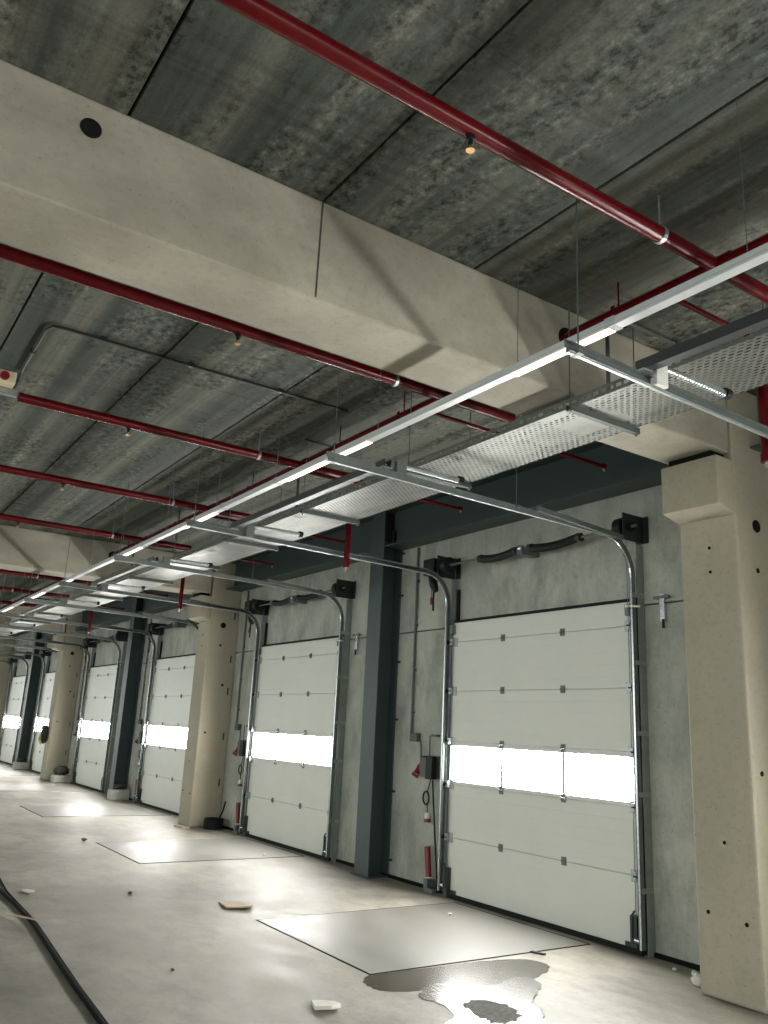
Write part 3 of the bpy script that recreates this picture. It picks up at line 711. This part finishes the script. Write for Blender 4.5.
# jacket on the third concrete column
t = thing('hung_jacket', 'dark jacket with yellow trim hung on the third concrete column', 'jacket', None, None, (-16.45, -.55, 1.15)); T = t.location
mb = MB().blob((-16.72, -.53, 1.15), (.13, .075, .24), 5, .12, 3).blob((-16.63, -.52, 1.25), (.06, .06, .15), 9, .12); mb.build('body', 'cloth', t, T, smooth=True)
for k, (x, z) in enumerate(((-16.86, 1.22), (-16.92, 1.10), (-16.88, .97), (-16.82, 1.32), (-16.96, 1.02))): MB().blob((x, -.56, z), (.075, .05, .075), 20 + k, .3).build('yellow_trim', 'hivis', t, T)
MB().tube([(-16.72, -.452, 1.42), (-16.72, -.50, 1.43), (-16.72, -.52, 1.36)], .008, 6).build('hanging_loop', 'cloth', t, T)
# crumbs of broken concrete by the large column
for k, (x, y, r, l) in enumerate(((3.20, -.18, .035, 'white crumb of broken concrete on the floor touching the large column foot'), (3.12, -.10, .03, 'white crumb of concrete beside the wall near the large column'), (2.95, -.12, .018, 'tiny pale crumb on the floor between track and large column'), (3.28, -.30, .05, 'largest pale lump of concrete at the large column foot'))):
    mb = MB().blob((x, y, r * .7), (r, r * .8, r * .7), 40 + k, .35)
    z0 = min(v.co.z for v in mb.bm.verts)
    for v in mb.bm.verts: v.co.z -= z0
    tag(mb.build('concrete_crumb', 'paper', None, (x, y, 0)), l, 'rubble', 'crumbs by the large column')
for k, (x, y, r, l) in enumerate(((-4.95, -2.45, .05, 'dark crumb at the corner of the second dock leveller'), (-3.1, -.6, .03, 'pale crumb on the second dock leveller'), (.75, -.55, .025, 'small crumb on the first dock leveller near the door'), (-1.2, -3.0, .03, 'small reddish crumb on the bare floor beyond the cardboard'), (1.45, -3.55, .018, 'tiny dark crumb on the floor near the white scrap'))):
    mb = MB().blob((x, y, r * .4), (r, r * .7, r * .4), 60 + k, .35)
    z0 = min(v.co.z for v in mb.bm.verts)
    lift = .004 if k in (1, 2) else 0
    for v in mb.bm.verts: v.co.z -= z0 - lift
    tag(mb.build('floor_crumb', 'dirt' if k in (0, 3, 4) else 'paper', None, (x, y, lift)), l, 'rubble', 'crumbs scattered over the floor')

# ------------------------------------------------------------------ puddle
def wavy(pts, n=6, amp=.02, seed=1):
    rnd = random.Random(seed); out = []
    k = len(pts)
    for i in range(k):
        p0, p1, p2, p3 = (Vector(pts[(i + j - 1) % k]) for j in range(4))
        for s in range(n):
            u = s / n
            q = .5 * ((2 * p1) + (p2 - p0) * u + (2 * p0 - 5 * p1 + 4 * p2 - p3) * u * u + (3 * p1 - p0 - 3 * p2 + p3) * u ** 3)
            out.append((q.x + (rnd.random() - .5) * amp, q.y + (rnd.random() - .5) * amp))
    return out
t = thing('puddle', 'bright puddle of water with a damp edge at the corner of the first dock leveller', 'puddle', None, None, (2.7, -1.9, 0)); T = t.location
MB().prism(wavy([(2.11, -2.37), (2.35, -2.50), (2.5, -2.38), (2.55, -2.1), (2.62, -1.9), (2.80, -1.74), (2.72, -1.5), (2.60, -1.17), (2.46, -.95), (2.31, -.94), (2.2, -1.06), (2.13, -1.43), (2.12, -1.88)], 8, .02), 'z', 0, .0025).build('damp_edge', 'damp', t, T)
MB().prism(wavy([(2.65, -2.32), (2.48, -2.1), (2.50, -1.91), (2.62, -1.80), (2.66, -1.66), (2.58, -1.45), (2.63, -1.33), (2.78, -1.36), (2.96, -1.58), (3.06, -1.72), (3.17, -1.76), (3.31, -1.86), (3.48, -2.03), (3.45, -2.3), (3.3, -2.6), (3.14, -2.5), (3.05, -2.36), (2.86, -2.28)], 8, .02, 4), 'z', 0, .005).build('water', 'water', t, T)
MB().prism(wavy([(2.91, -2.17), (2.86, -2.03), (2.95, -1.95), (3.06, -1.91), (3.16, -1.92), (3.28, -2.05), (3.28, -2.19), (3.2, -2.23), (3.03, -2.2)], 6, .05, 9), 'z', .004, .0062).build('exposed_patch', 'patch', t, T)

# ------------------------------------------------------------------ light
wd = bpy.data.worlds.new('dim_hall'); SC.world = wd; wd.use_nodes = True
bg = wd.node_tree.nodes['Background']; bg.inputs[0].default_value = (.95, 1, .97, 1); bg.inputs[1].default_value = 2.4

# ------------------------------------------------------------------ camera
cam = bpy.data.cameras.new('camera'); co = bpy.data.objects.new('camera', cam); COL.objects.link(co)
cam.sensor_fit = 'VERTICAL'; cam.sensor_height = 36; cam.sensor_width = 27; cam.lens = 827.6 / 1024 * 36
cam.clip_start = .05; cam.clip_end = 200
yaw, pitch, roll = .985405, .259420, .050190
co.matrix_world = Matrix.Translation((7.4464, -5.9692, 1.6561)) @ (Matrix.Rotation(yaw, 4, 'Z') @ Matrix.Rotation(PI / 2 + pitch, 4, 'X') @ Matrix.Rotation(roll, 4, 'Z'))
SC.camera = co
vs = SC.view_settings
vs.view_transform = 'Standard'; vs.look = 'None'; vs.gamma = 1; vs.use_curve_mapping = False; vs.exposure = 0.1
SC.cycles.max_bounces = 10; SC.cycles.diffuse_bounces = 6; SC.cycles.transparent_max_bounces = 12
SC.cycles.sample_clamp_indirect = 6
try:
    SC.cycles.use_denoising = True
except Exception: pass
